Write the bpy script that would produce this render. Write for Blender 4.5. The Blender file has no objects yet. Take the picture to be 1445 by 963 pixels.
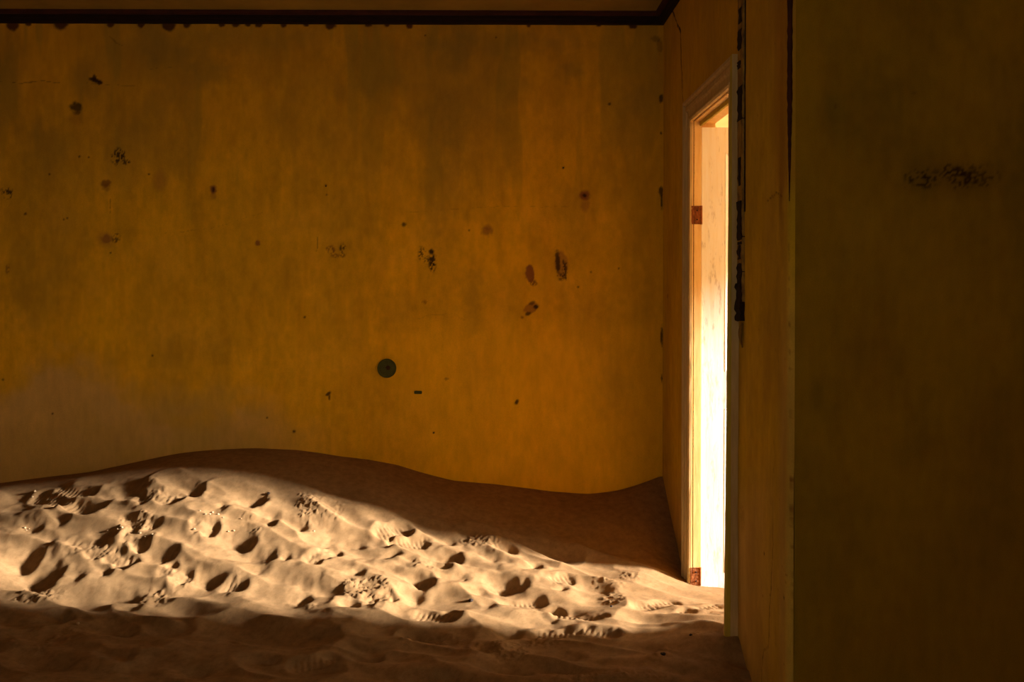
import bpy, bmesh, math, random
import numpy as np
from mathutils import Vector

random.seed(7)
RNG = np.random.RandomState(11)
SC = bpy.context.scene
COL = SC.collection

# ------------------------------------------------------------------ camera
CAM_H = 1.40            # lens height above the buried floor
FPX = 1405.0            # focal length in pixels of the 1445 px wide frame
PX, PY = 695.0, 412.0   # where the straight-ahead direction falls in the frame
ROLL = 0.0031
cam_data = bpy.data.cameras.new('camera')
cam = bpy.data.objects.new('camera', cam_data)
COL.objects.link(cam)
cam.location = (0, 0, CAM_H)
cam.rotation_euler = (math.radians(90), -ROLL, 0)
cam_data.sensor_width = 36.0
cam_data.lens = FPX / 1445.0 * 36.0
cam_data.shift_x = (722.5 - PX) / 1445.0
cam_data.shift_y = (PY - 481.5) / 1445.0
cam_data.clip_start = 0.05
SC.camera = cam

# ------------------------------------------------------------------ view and light
SC.view_settings.view_transform = 'Standard'
SC.view_settings.look = 'None'
SC.view_settings.gamma = 1.0
SC.view_settings.use_curve_mapping = False
SC.view_settings.exposure = 0.22
try:
    SC.cycles.use_denoising = True
    SC.cycles.max_bounces = 14
    SC.cycles.diffuse_bounces = 10
    SC.cycles.sample_clamp_indirect = 20.0
except Exception:
    pass

world = bpy.data.worlds.new('sky')
SC.world = world
world.use_nodes = True
bg = world.node_tree.nodes['Background']
bg.inputs['Color'].default_value = (1.0, 0.86, 0.58, 1)
bg.inputs['Strength'].default_value = 6.0

SUN_A, SUN_T = 0.145, 0.29
sun_data = bpy.data.lights.new('low_sun', 'SUN')
sun_data.energy = 22.0
sun_data.angle = math.radians(6.0)
sun_data.color = (1.0, 0.95, 0.88)
sun = bpy.data.objects.new('low_sun', sun_data)
COL.objects.link(sun)
sun.location = (12, 2.5, 4)
sun.rotation_euler = Vector((-1, SUN_A, -SUN_T)).to_track_quat('-Z', 'Y').to_euler()

def portal(name, loc, aim, w, h):
    # guides the sky light through an opening (gives off nothing itself)
    d = bpy.data.lights.new(name, 'AREA'); d.shape = 'RECTANGLE'; d.size = w; d.size_y = h; d.cycles.is_portal = True
    o = bpy.data.objects.new(name, d); COL.objects.link(o); o.location = loc
    o.rotation_euler = Vector(aim).to_track_quat('-Z', 'Y').to_euler()
portal('outer_doorway_sky', (4.85, 4.3, 1.0), (-1, 0, 0), 3.4, 2.9)
portal('added_window_sky', (-0.9, -1.02, 1.75), (0, 1, 0), 1.4, 1.2)  # sky light for the added, unseen rear window

# ------------------------------------------------------------------ dimensions
XR = 0.95        # face of the right-hand wall
YB = 5.548       # face of the back wall
YC = 3.20        # outer corner where the right-hand wall turns
XL = -4.2
YREAR = -0.8
XPIER = 2.0
ZT = 2.888       # underside of the cornice
ZC = 2.955       # ceiling

def unroll(x, y):
    dx, dy = x - PX, y - PY
    return dx + ROLL * dy, dy - ROLL * dx

def on_back(x, y):                  # a spot on the back wall
    dx, dy = unroll(x, y)
    return dx / FPX * YB, CAM_H - dy / FPX * YB

def on_side(x, y):                  # a spot on the right-hand wall: (Y, z)
    dx, dy = unroll(x, y)
    Y = FPX * XR / dx
    return Y, CAM_H - dy / FPX * Y

def on_pier(x, y):
    dx, dy = unroll(x, y)
    return dx / FPX * YC, CAM_H - dy / FPX * YC

# ------------------------------------------------------------------ numpy noise
def vnoise(x, y, seed=0):
    r = np.random.RandomState(seed)
    tab = r.rand(256, 256)
    xi = np.floor(x).astype(int); yi = np.floor(y).astype(int)
    fx = x - xi; fy = y - yi
    fx = fx * fx * fx * (fx * (fx * 6 - 15) + 10); fy = fy * fy * fy * (fy * (fy * 6 - 15) + 10)
    a = tab[xi & 255, yi & 255]; b = tab[(xi + 1) & 255, yi & 255]
    c = tab[xi & 255, (yi + 1) & 255]; d = tab[(xi + 1) & 255, (yi + 1) & 255]
    return (a * (1 - fx) + b * fx) * (1 - fy) + (c * (1 - fx) + d * fx) * fy

def fbm(x, y, seed=0, octv=4, gain=0.5):
    s = 0; a = 1; t = 0
    for i in range(octv):
        s = s + a * vnoise(x * 2 ** i + 17.3 * i, y * 2 ** i + 5.1 * i, seed + i)
        t += a; a *= gain
    return s / t

def sstep(a, b, x):
    t = np.clip((x - a) / (b - a), 0, 1)
    return t * t * (3 - 2 * t)

# ------------------------------------------------------------------ materials
def mat_new(name):
    m = bpy.data.materials.new(name); m.use_nodes = True
    nt = m.node_tree; b = nt.nodes['Principled BSDF']
    return m, nt, b

def simple_mat(name, color, rough=0.7, dark=None, scale=12.0, amount=0.5, stretch=(1, 1, 1), bump=0.1, metal=0.0, detail=6):
    """one colour broken up by a noise towards a second one"""
    m, nt, b = mat_new(name)
    dark = dark or tuple(c * 0.6 for c in color)
    tc = nt.nodes.new('ShaderNodeTexCoord'); mp = nt.nodes.new('ShaderNodeMapping')
    mp.inputs['Scale'].default_value = stretch
    nz = nt.nodes.new('ShaderNodeTexNoise'); nz.inputs['Scale'].default_value = scale
    nz.inputs['Detail'].default_value = detail; nz.inputs['Roughness'].default_value = 0.65
    cr = nt.nodes.new('ShaderNodeValToRGB')
    cr.color_ramp.elements[0].position = 0.5 - amount * 0.4; cr.color_ramp.elements[0].color = (*dark, 1)
    cr.color_ramp.elements[1].position = 0.5 + (1 - amount) * 0.4 + 0.02; cr.color_ramp.elements[1].color = (*color, 1)
    bp = nt.nodes.new('ShaderNodeBump'); bp.inputs['Strength'].default_value = bump; bp.inputs['Distance'].default_value = 0.01
    L = nt.links.new
    L(tc.outputs['Object'], mp.inputs['Vector']); L(mp.outputs[0], nz.inputs['Vector'])
    L(nz.outputs['Fac'], cr.inputs[0]); L(cr.outputs[0], b.inputs['Base Color'])
    L(nz.outputs['Fac'], bp.inputs['Height']); L(bp.outputs[0], b.inputs['Normal'])
    b.inputs['Roughness'].default_value = rough; b.inputs['Metallic'].default_value = metal
    b.inputs['Specular IOR Level'].default_value = 0.25
    return m

def painted_mat(name, grain=0.14, bump=0.25, fine=260.0, streak=(60, 60, 5), rough=0.9, spec=0.15):
    """paint whose wear and painted-in light are stored on the mesh, with grain added by noise"""
    m, nt, b = mat_new(name)
    L = nt.links.new
    at = nt.nodes.new('ShaderNodeAttribute'); at.attribute_name = 'paint'
    tc = nt.nodes.new('ShaderNodeTexCoord')
    n1 = nt.nodes.new('ShaderNodeTexNoise'); n1.inputs['Scale'].default_value = fine; n1.inputs['Detail'].default_value = 3
    mp = nt.nodes.new('ShaderNodeMapping'); mp.inputs['Scale'].default_value = streak
    n2 = nt.nodes.new('ShaderNodeTexNoise'); n2.inputs['Scale'].default_value = 1.0; n2.inputs['Detail'].default_value = 5
    L(tc.outputs['Object'], n1.inputs['Vector']); L(tc.outputs['Object'], mp.inputs['Vector']); L(mp.outputs[0], n2.inputs['Vector'])
    a = nt.nodes.new('ShaderNodeMath'); a.operation = 'ADD'
    L(n1.outputs['Fac'], a.inputs[0]); L(n2.outputs['Fac'], a.inputs[1])
    r = nt.nodes.new('ShaderNodeMapRange')
    r.inputs['From Min'].default_value = 0.6; r.inputs['From Max'].default_value = 1.4
    r.inputs['To Min'].default_value = 1 - grain * 1.6; r.inputs['To Max'].default_value = 1 + grain * 0.9
    L(a.outputs[0], r.inputs['Value'])
    mx = nt.nodes.new('ShaderNodeVectorMath'); mx.operation = 'SCALE'
    L(at.outputs['Color'], mx.inputs[0]); L(r.outputs[0], mx.inputs['Scale'])
    L(mx.outputs[0], b.inputs['Base Color'])
    bp = nt.nodes.new('ShaderNodeBump'); bp.inputs['Strength'].default_value = bump; bp.inputs['Distance'].default_value = 0.003
    L(n1.outputs['Fac'], bp.inputs['Height']); L(bp.outputs[0], b.inputs['Normal'])
    b.inputs['Roughness'].default_value = rough
    b.inputs['Specular IOR Level'].default_value = spec
    return m

M_WALL = painted_mat('ochre_plaster', grain=0.10, streak=(30, 30, 9))
M_SAND = painted_mat('desert_sand', grain=0.22, bump=0.6, fine=420.0, streak=(30, 30, 30), rough=1.0, spec=0.05)
M_YELLOW = simple_mat('plain_ochre_plaster', (0.80, 0.47, 0.02), 0.9, (0.68, 0.40, 0.03), 3, 0.5)
M_CREAM = simple_mat('cream_limewash', (0.93, 0.84, 0.62), 0.9, (0.85, 0.74, 0.50), 3, 0.5)
M_CEIL = simple_mat('aged_ceiling_plaster', (0.40, 0.28, 0.05), 0.95, (0.26, 0.18, 0.035), 4, 0.5, bump=0.2)
M_CORN = simple_mat('blackened_cornice_wood', (0.020, 0.006, 0.004), 0.8, (0.008, 0.003, 0.002), 20, 0.5, (1, 1, 4))
M_CORN2 = simple_mat('reddish_dark_cornice_wood', (0.07, 0.018, 0.010), 0.8, (0.03, 0.008, 0.006), 14, 0.5)
M_CASE = simple_mat('dusty_casing_paint', (0.60, 0.44, 0.21), 0.75, (0.44, 0.30, 0.12), 14, 0.45, (3, 3, 0.4), bump=0.15)
M_BAND = simple_mat('olive_casing_paint', (0.56, 0.44, 0.06), 0.75, (0.38, 0.27, 0.04), 14, 0.45, (3, 3, 0.4), bump=0.15)
M_JAMB = simple_mat('cream_jamb_paint', (0.90, 0.66, 0.30), 0.6, (0.74, 0.48, 0.18), 9, 0.35, (3, 3, 0.6), bump=0.15)
M_GAP = simple_mat('dark_joint', (0.10, 0.045, 0.015), 0.9, (0.04, 0.015, 0.006), 30, 0.5)
M_RUST = simple_mat('rusted_iron', (0.34, 0.10, 0.02), 0.85, (0.07, 0.02, 0.006), 60, 0.55, (1, 1, 0.6), bump=0.5)
M_DISC = simple_mat('dark_green_painted_wood', (0.085, 0.095, 0.018), 0.7, (0.05, 0.055, 0.012), 40, 0.45)
M_HOLE = simple_mat('dark_brown_hole', (0.05, 0.018, 0.008), 0.9, (0.02, 0.008, 0.004), 40, 0.5)
M_CHAR = simple_mat('charred_wood', (0.030, 0.014, 0.008), 0.9, (0.008, 0.004, 0.003), 70, 0.5, (1, 1, 0.3), bump=0.5)
M_CLOD = simple_mat('crusted_sand_clod', (0.50, 0.34, 0.19), 0.95, (0.32, 0.20, 0.10), 120, 0.45, bump=0.4)
M_PEB = simple_mat('dark_stone', (0.035, 0.018, 0.012), 0.7, (0.012, 0.007, 0.005), 90, 0.5, bump=0.4)
M_FLOOR = simple_mat('buried_floor_boards', (0.25, 0.15, 0.07), 0.8, (0.15, 0.08, 0.04), 6, 0.5, (1, 8, 1))

def leaf_mat():
    """white door paint with scuffs and long dirt streaks"""
    m, nt, b = mat_new('worn_white_door_paint')
    L = nt.links.new
    tc = nt.nodes.new('ShaderNodeTexCoord')
    def noise(scale, stretch, detail=6):
        mp = nt.nodes.new('ShaderNodeMapping'); mp.inputs['Scale'].default_value = stretch
        nz = nt.nodes.new('ShaderNodeTexNoise'); nz.inputs['Scale'].default_value = scale; nz.inputs['Detail'].default_value = detail
        nz.inputs['Roughness'].default_value = 0.7
        L(tc.outputs['Object'], mp.inputs[0]); L(mp.outputs[0], nz.inputs['Vector'])
        return nz.outputs['Fac']
    def ramp(fac, p0, c0, p1, c1):
        cr = nt.nodes.new('ShaderNodeValToRGB')
        cr.color_ramp.elements[0].position = p0; cr.color_ramp.elements[0].color = (*c0, 1)
        cr.color_ramp.elements[1].position = p1; cr.color_ramp.elements[1].color = (*c1, 1)
        L(fac, cr.inputs[0]); return cr.outputs[0]
    base = ramp(noise(7, (6, 6, 0.5)), 0.3, (0.86, 0.81, 0.68), 0.6, (0.93, 0.92, 0.88))
    dirt = ramp(noise(9, (4, 4, 0.8), 8), 0.36, (0.20, 0.14, 0.09), 0.45, (1, 1, 1))
    mx = nt.nodes.new('ShaderNodeMix'); mx.data_type = 'RGBA'; mx.blend_type = 'MULTIPLY'; mx.inputs['Factor'].default_value = 0.38
    L(base, mx.inputs['A']); L(dirt, mx.inputs['B']); L(mx.outputs['Result'], b.inputs['Base Color'])
    b.inputs['Roughness'].default_value = 0.6; b.inputs['Specular IOR Level'].default_value = 0.2
    bp = nt.nodes.new('ShaderNodeBump'); bp.inputs['Strength'].default_value = 0.3; bp.inputs['Distance'].default_value = 0.002
    L(noise(40, (3, 3, 0.3)), bp.inputs['Height']); L(bp.outputs[0], b.inputs['Normal'])
    return m
M_LEAF = leaf_mat()

# ------------------------------------------------------------------ helpers
def tag(o, label=None, cat=None, group=None, kind=None):
    if label: o['label'] = label
    if cat: o['category'] = cat
    if group: o['group'] = group
    if kind: o['kind'] = kind
    return o

def empty(name, loc):
    o = bpy.data.objects.new(name, None); COL.objects.link(o)
    o.location = loc; o.empty_display_size = 0.05
    return o

def link_mesh(name, me, mat, parent=None, smooth=False):
    me.materials.append(mat)
    if smooth:
        me.polygons.foreach_set('use_smooth', np.ones(len(me.polygons), bool))
    o = bpy.data.objects.new(name, me); COL.objects.link(o)
    if parent:
        o.parent = parent
        me.transform(__import__('mathutils').Matrix.Translation(-Vector(parent.location)))
    return o

def bm_box(bm, x0, x1, y0, y1, z0, z1):
    v = [bm.verts.new(p) for p in ((x0, y0, z0), (x1, y0, z0), (x1, y1, z0), (x0, y1, z0), (x0, y0, z1), (x1, y0, z1), (x1, y1, z1), (x0, y1, z1))]
    for f in ((0, 3, 2, 1), (4, 5, 6, 7), (0, 1, 5, 4), (1, 2, 6, 5), (2, 3, 7, 6), (3, 0, 4, 7)):
        bm.faces.new([v[i] for i in f])
    return v

def box_obj(name, dims, mat, parent=None, bevel=0.0, kind=None):
    bm = bmesh.new(); bm_box(bm, *dims)
    if bevel:
        bmesh.ops.bevel(bm, geom=bm.edges[:], offset=bevel, segments=2, affect='EDGES')
    me = bpy.data.meshes.new(name); bm.to_mesh(me); bm.free()
    o = link_mesh(name, me, mat, parent)
    if kind: o['kind'] = kind
    return o

def grid_mesh(name, A, B, fn, keep=None, colors=None, flip=False, extra_boxes=()):
    """A, B: 1-D parameter arrays. fn(a,b) -> (N,3). colors(a,b) -> (N,3)."""
    a, b = np.meshgrid(A, B, indexing='ij'); na, nb = a.shape
    P = fn(a.ravel(), b.ravel())
    idx = np.arange(na * nb).reshape(na, nb)
    q = np.stack([idx[:-1, :-1], idx[1:, :-1], idx[1:, 1:], idx[:-1, 1:]], -1).reshape(-1, 4)
    if flip: q = q[:, ::-1]
    if keep is not None:
        ca = 0.5 * (a[:-1, :-1] + a[1:, 1:]).ravel(); cb = 0.5 * (b[:-1, :-1] + b[1:, 1:]).ravel()
        q = q[keep(ca, cb)]
    C = colors(a.ravel(), b.ravel()) if colors else None
    for (x0, x1, y0, y1, z0, z1) in extra_boxes:
        n = len(P)
        pts = np.array([(x0, y0, z0), (x1, y0, z0), (x1, y1, z0), (x0, y1, z0), (x0, y0, z1), (x1, y0, z1), (x1, y1, z1), (x0, y1, z1)])
        P = np.vstack([P, pts])
        q = np.vstack([q, n + np.array([(0, 3, 2, 1), (4, 5, 6, 7), (0, 1, 5, 4), (1, 2, 6, 5), (2, 3, 7, 6), (3, 0, 4, 7)])])
        if C is not None: C = np.vstack([C, np.tile((0.78, 0.46, 0.03), (8, 1))])
    used = np.zeros(len(P), bool); used[q.ravel()] = True
    remap = np.cumsum(used) - 1
    q = remap[q]; P = P[used]
    if C is not None: C = C[used]
    me = bpy.data.meshes.new(name)
    me.vertices.add(len(P)); me.vertices.foreach_set('co', P.astype(np.float32).ravel())
    me.loops.add(q.size); me.loops.foreach_set('vertex_index', q.astype(np.int32).ravel())
    me.polygons.add(len(q)); me.polygons.foreach_set('loop_start', (np.arange(len(q)) * 4).astype(np.int32))
    me.update(calc_edges=True)
    if C is not None:
        at = me.attributes.new('paint', 'FLOAT_COLOR', 'POINT')
        at.data.foreach_set('color', np.hstack([C, np.ones((len(C), 1))]).astype(np.float32).ravel())
    return me

def axis(*spans):
    """(start, stop, step) spans joined into one coordinate array"""
    out = []
    for s, e, st in spans:
        n = max(1, int(round((e - s) / st)))
        out += list(np.linspace(s, e, n + 1)[:-1])
    out.append(spans[-1][1])
    return np.array(out)

# wear painted on a wall: (u, v) in metres, C colour rows, D recess depth
def blot(u, v, C, D, cu, cv, ru, rv, col, strength=1.0, rot=0.0, soft=0.35, rag=0.35, seed=0, speck=0.0, depth=0.0, ns=1.0):
    m = (np.abs(u - cu) < (ru + rv) * 1.9 + .02) & (np.abs(v - cv) < (ru + rv) * 1.9 + .02)
    if not m.any(): return
    uu, vv = u[m] - cu, v[m] - cv
    c, s = math.cos(rot), math.sin(rot)
    a = (uu * c + vv * s) / ru; b = (-uu * s + vv * c) / rv
    r = np.sqrt(a * a + b * b)
    k = ns / max(0.012, min(ru, rv))
    r = r + rag * (fbm(u[m] * k * 1.3 + seed, v[m] * k * 1.3, seed, 3) - 0.5) * 2
    f = 1 - sstep(1 - soft, 1 + soft, r)
    if speck:
        nz = fbm(u[m] * 130 + seed, v[m] * 95, seed + 5, 2)
        f = f * sstep(speck - 0.08, speck + 0.06, nz)
    f = (f * strength)[:, None]
    C[m] = C[m] * (1 - f) + np.array(col) * f
    if depth: D[m] += depth * f[:, 0]

def crack(u, v, C, D, pts, width, col=(0.035, 0.012, 0.004), strength=0.95, jit=0.004, seed=0, depth=0.004):
    best = np.full(u.shape, 9.0)
    lo = np.array(pts).min(0) - .04; hi = np.array(pts).max(0) + .04
    m = (u > lo[0]) & (u < hi[0]) & (v > lo[1]) & (v < hi[1])
    if not m.any(): return
    uu = u[m] + (vnoise(u[m] * 40 + seed, v[m] * 40, seed) - .5) * 2 * jit
    vv = v[m] + (vnoise(u[m] * 40, v[m] * 40 + seed, seed + 1) - .5) * 2 * jit
    bb = best[m]
    for (a, b), (c, d) in zip(pts[:-1], pts[1:]):
        L2 = (c - a) ** 2 + (d - b) ** 2 + 1e-9
        t = np.clip(((uu - a) * (c - a) + (vv - b) * (d - b)) / L2, 0, 1)
        bb = np.minimum(bb, np.hypot(uu - a - t * (c - a), vv - b - t * (d - b)))
    w = width * (0.5 + vnoise(u[m] * 25, v[m] * 25, seed + 3))
    f = (1 - sstep(w * 0.5, w * 1.5, bb))[:, None] * strength
    C[m] = C[m] * (1 - f) + np.array(col) * f
    D[m] += depth * f[:, 0]

# ------------------------------------------------------------------ back wall
OCHRE = np.array((0.88, 0.49, 0.007)); OLIVE = np.array((0.58, 0.345, 0.016)); PALE = np.array((0.64, 0.42, 0.16))
BROWN = (0.20, 0.075, 0.012); BLACK = (0.035, 0.016, 0.006); PLUM = (0.27, 0.09, 0.03)
S = YB / FPX    # metres per pixel on the back wall

def lerp(C, f, col):
    return C * (1 - f[:, None]) + np.array(col) * f[:, None]

def base_paint(u, v, seed, olive=0.46):
    C = np.tile(OCHRE, (len(u), 1))
    C = lerp(C, sstep(.45, .75, fbm(u * 2.2 + 9, v * 1.6, seed, 4)) * olive, OLIVE)
    C = lerp(C, sstep(.50, .72, fbm(u * 8, v * 3.0, seed + 9, 5)) * olive * .8, OLIVE * .9)
    C = lerp(C, sstep(.52, .70, fbm(u * 16, v * 1.6, seed + 13, 4)) * .25, OCHRE * np.array((1, .92, 1)) * .82)
    C = lerp(C, sstep(.5, .8, fbm(u * 5, v * 5, seed + 21, 4)) * .35, (0.92, 0.52, 0.03))
    C *= (0.90 + 0.20 * fbm(u * 34, v * 26, seed + 30, 3))[:, None]
    return C

def back_wear_light(u, v):
    C = base_paint(u, v, 40); D = np.zeros(len(u))
    px = PX + u / S; py = PY - (v - CAM_H) / S
    # mildew and grey-green bloom in the upper part, with dimmer light painted upward
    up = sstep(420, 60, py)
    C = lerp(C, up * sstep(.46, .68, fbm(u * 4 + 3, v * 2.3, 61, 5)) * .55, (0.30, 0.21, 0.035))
    C = lerp(C, sstep(330, 30, py) * (.28 + .35 * fbm(u * 6, v * 6, 63, 4)), (0.42, 0.20, 0.02))  # fall-off of light towards the ceiling, put into the colour
    # brushed vertical patches
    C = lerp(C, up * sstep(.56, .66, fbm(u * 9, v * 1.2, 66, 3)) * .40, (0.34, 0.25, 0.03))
    # faded, rubbed-off lower left
    edge = 500 + 30 * (vnoise(px / 90, py * 0 + 1, 70) - .5) * 2 + 25 * (fbm(px / 30, py / 30, 71, 3) - .5) * 2 + np.clip(px - 60, 0, 400) * .17
    f = sstep(0, 70, py - edge) * sstep(520, 300, px)
    C = lerp(C, f * .72, PALE * (.86 + .28 * fbm(u * 7, v * 7, 72, 4))[:, None])
    f2 = sstep(-40, 10, py - 560 + (vnoise(px / 60, py / 60, 73) - .5) * 60) * sstep(40, 220, px) * sstep(460, 330, px) * sstep(.40, .55, fbm(u * 3.1, v * 4, 75, 4))
    C = lerp(C, f2 * .45, (0.58, 0.38, 0.06))
    # low band right of the centre: warm bounce off the sand painted in
    f = sstep(430, 470, py + 40 * (fbm(u * 5, v * 5, 77, 3) - .5)) * sstep(520, 640, px) * .5
    C = lerp(C, f, (0.95, 0.54, 0.012))
    # darker right margin
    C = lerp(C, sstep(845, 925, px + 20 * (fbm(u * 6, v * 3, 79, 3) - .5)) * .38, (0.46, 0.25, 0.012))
    # big soft clouds of dirt
    for (x, y, rx, ry, s) in ((235, 70, 60, 40, .4), (292, 103, 26, 18, .45), (170, 150, 60, 90, .25), (80, 200, 40, 40, .3), (70, 270, 60, 50, .3),
                              (430, 150, 60, 90, .2), (620, 110, 60, 70, .35), (700, 110, 35, 50, .35), (640, 80, 20, 20, .3), (805, 98, 16, 14, .4), (905, 140, 26, 20, .35),
                              (620, 260, 20, 60, .3), (645, 190, 14, 40, .3), (500, 215, 60, 40, .2), (60, 345, 70, 40, .25), (60, 410, 50, 50, .3), (665, 420, 14, 40, .3), (560, 440, 24, 26, .25),
                              (670, 530, 26, 30, .2), (860, 540, 24, 40, .25), (830, 450, 30, 40, .2), (270, 500, 60, 26, .2), (700, 60, 90, 18, .4), (350, 55, 80, 20, .35)):
        X, Z = on_back(x, y)
        blot(u, v, C, D, X, Z, rx * S, ry * S, (0.26, 0.19, 0.035), s, soft=.8, rag=.6, seed=int(x) % 97, ns=1.2)
    # drips and knots below the cornice
    for (x, rx, ry) in ((18, 9, 9), (40, 4, 3), (86, 10, 9), (156, 5, 5), (199, 5, 5), (238, 9, 10), (264, 6, 6), (313, 5, 4), (333, 5, 4), (350, 4, 3), (365, 6, 4), (400, 4, 5), (432, 4, 3), (467, 8, 7), (520, 5, 3), (546, 4, 3), (578, 5, 5), (746, 3, 3), (893, 6, 5), (845, 3, 2)):
        X, Z = on_back(x, 36)
        blot(u, v, C, D, X, ZT - .002, rx * S, ry * S, (0.07, 0.022, 0.008), .95, soft=.25, rag=.3, seed=x, depth=-.003)
    B = blot
    def mk(x, y, rx, ry, col, st=.9, **k):
        X, Z = on_back(x, y)
        B(u, v, C, D, X, Z, rx * S, ry * S, col, st, seed=int(x + y) % 211, **k)
    mk(107, 152, 9, 8, BLACK, .85, rag=.5, depth=.002); mk(107, 168, 9, 8, BROWN, .35, soft=.7)
    mk(134, 113, 9, 3, BLACK, .95, rot=-.3, rag=.3, depth=.003); mk(133, 109, 3, 4, BLACK, .9); mk(141, 117, 4, 2.5, BLACK, .9)
    mk(167, 222, 10, 11, BLACK, .9, speck=.52); mk(178, 229, 6, 4, BLACK, .8, speck=.48)
    mk(150, 259, 7, 5, BROWN, .8, rag=.4); mk(150, 265, 6, 5, BROWN, .4)
    mk(10, 273, 9, 8, BLACK, .9, speck=.52)
    mk(226, 255, 8, 14, (0.45, 0.2, .03), .45, soft=.6)
    mk(301, 267, 4.5, 6, PLUM, .9, rag=.3); mk(301, 268, 2, 4, BLACK, .8); mk(301, 277, 4, 5, PLUM, .35)
    mk(150, 337, 7, 6, PLUM, .75); mk(148, 338, 13, 10, (0.34, 0.16, .03), .4, soft=.4); mk(164, 336, 6, 6, BLACK, .75, speck=.48, rot=.6)
    mk(364, 343, 3.5, 4, PLUM, .85); mk(11, 380, 3, 7, BROWN, .6, speck=.45)
    mk(467, 353, 6, 6, BROWN, .8, speck=.50); mk(484, 353, 5, 9, BLACK, .8, speck=.52); mk(476, 361, 10, 3, BROWN, .6, speck=.5)
    mk(595, 357, 5, 9, BLACK, .8, speck=.50); mk(609, 355, 3.5, 4, BLACK, .95); mk(610, 371, 6, 12, BLACK, .95, speck=.44, depth=.002); mk(602, 367, 5, 6, BLACK, .8, speck=.50)
    mk(687, 326, 7, 7, PLUM, .65, rag=.4); mk(688, 321, 6, 4, PLUM, .4)
    mk(825, 276, 7, 7, PLUM, .9, rag=.25, depth=.002); mk(825, 276, 3, 2.5, BLACK, .9); mk(826, 290, 6, 8, PLUM, .45, soft=.5)
    mk(748, 387, 6.5, 13, PLUM, .92, rot=.12, rag=.2, soft=.15, depth=.0015); mk(753, 399, 5, 5, BROWN, .85, speck=.42)
    mk(792, 374, 9, 19, (0.42, 0.20, .03), .8, rot=.06, rag=.2, soft=.2); mk(787, 370, 3.4, 16, BLACK, .85, rot=.06, rag=.35, depth=.002); mk(797, 380, 3.4, 13, BLACK, .85, rot=.06, rag=.5, speck=.40); mk(792, 391, 6, 5, BLACK, .7, speck=.46)
    mk(749, 435, 10, 7, (0.36, 0.15, .02), .8, rot=.5, rag=.25, soft=.2); mk(756, 433, 3.5, 3.5, BLACK, .9); mk(745, 443, 4, 2.5, BLACK, .8, rot=.4); mk(751, 428, 5, 2.5, BLACK, .6, rot=.4); mk(737, 448, 2, 2, BROWN, .7)
    mk(463, 556, 4, 2.2, BLACK, .9, rot=.6); mk(465, 561, 1.6, 4, BLACK, .8); mk(729, 568, 2.6, 4, BLACK, .9, rot=-.4)
    mk(599, 427, 5, 3, BROWN, .5, speck=.45); mk(630, 535, 3, 1.6, BROWN, .5)
    for (x, y, r) in ((460, 262, 1.6), (795, 237, 1.5), (612, 611, 1.4), (662, 325, 1.2), (834, 384, 1.4), (816, 405, 1.5), (873, 379, 1.3), (4, 536, 1.6), (74, 584, 1.5), (215, 502, 1.6), (156, 357, 1.5), (430, 448, 1.6),
                      (95, 5, 2), (415, 609, 2), (377, 590, 1.5), (860, 147, 2.2), (461, 275, 1.2), (570, 317, 3), (70, 246, 1.6), (112, 221, 1.6), (125, 222, 1.3), (210, 246, 1.4), (36, 302, 2), (95, 308, 1.4), (90, 310, 1.2), (600, 50, 1.2), (700, 53, 1.3)):
        mk(x, y, r, r, BLACK, .8, soft=.5)
    def cr(pts, w, st=.5, seed=0):
        crack(u, v, C, D, [on_back(*p) for p in pts], w, strength=st, seed=seed, depth=.0008)
    cr([(0, 115), (30, 117), (60, 114), (85, 117)], .0018, .55, 1); cr([(122, 117), (150, 119), (190, 121)], .0016, .35, 2)
    cr([(212, 98), (225, 95), (245, 96)], .0016, .35, 3); cr([(155, 275), (155, 305)], .002, .5, 4); cr([(448, 335), (447, 355)], .0018, .5, 5)
    cr([(155, 52), (163, 60), (173, 64)], .003, .35, 6); cr([(230, 330), (300, 322), (370, 300)], .001, .25, 7); cr([(570, 300), (700, 292), (800, 292)], .001, .2, 8)
    cr([(590, 450), (600, 446), (640, 442), (655, 452)], .0016, .18, 10)
    # broken plaster down the inner corner
    for (x, y, rx, ry) in ((933, 139, 3, 6), (933, 188, 1.6, 2), (933, 270, 3, 7), (934, 285, 1.5, 10), (934, 475, 1.8, 14), (934, 534, 1.5, 5), (925, 55, 6, 4), (931, 66, 4, 10)):
        mk(x, y, rx, ry, BLACK, .85 if y not in (55, 66) else .4, rag=.4, depth=.003)
    return C, D

def flat_noise(u, v, seed):
    return (fbm(u * 1.5, v * 1.5, seed, 3) - .5) * .006 + (fbm(u * 12, v * 12, seed + 4, 3) - .5) * .0012

_cache = {}
def make_wall(name, A, B, place, wear, seed, keep=None, boxes=(), flip=False):
    def both(a, b):
        k = (name, len(a))
        if k not in _cache: _cache[k] = wear(a, b)
        return _cache[k]
    def fn(a, b): return place(a, b, both(a, b)[1] + flat_noise(a, b, seed))
    me = grid_mesh(name, A, B, fn, keep, lambda a, b: np.clip(both(a, b)[0], 0, 1), flip, boxes)
    o = link_mesh(name, me, M_WALL, smooth=False)
    n = len(me.polygons); sm = np.ones(n, bool); sm[n - 6 * len(boxes):] = False
    me.polygons.foreach_set('use_smooth', sm)
    o['kind'] = 'structure'
    return o

A = axis((XL, -2.82, .06), (-2.82, XR, .0055))
B = axis((-.15, .28, .06), (.28, ZC, .0055))
make_wall('wall_back', A, B, lambda a, b, d: np.stack([a, YB + d, b], -1), back_wear_light, 300,
          boxes=((XL - .2, XR, YB + .02, YB + .2, -.2, ZC + .1),))

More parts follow.
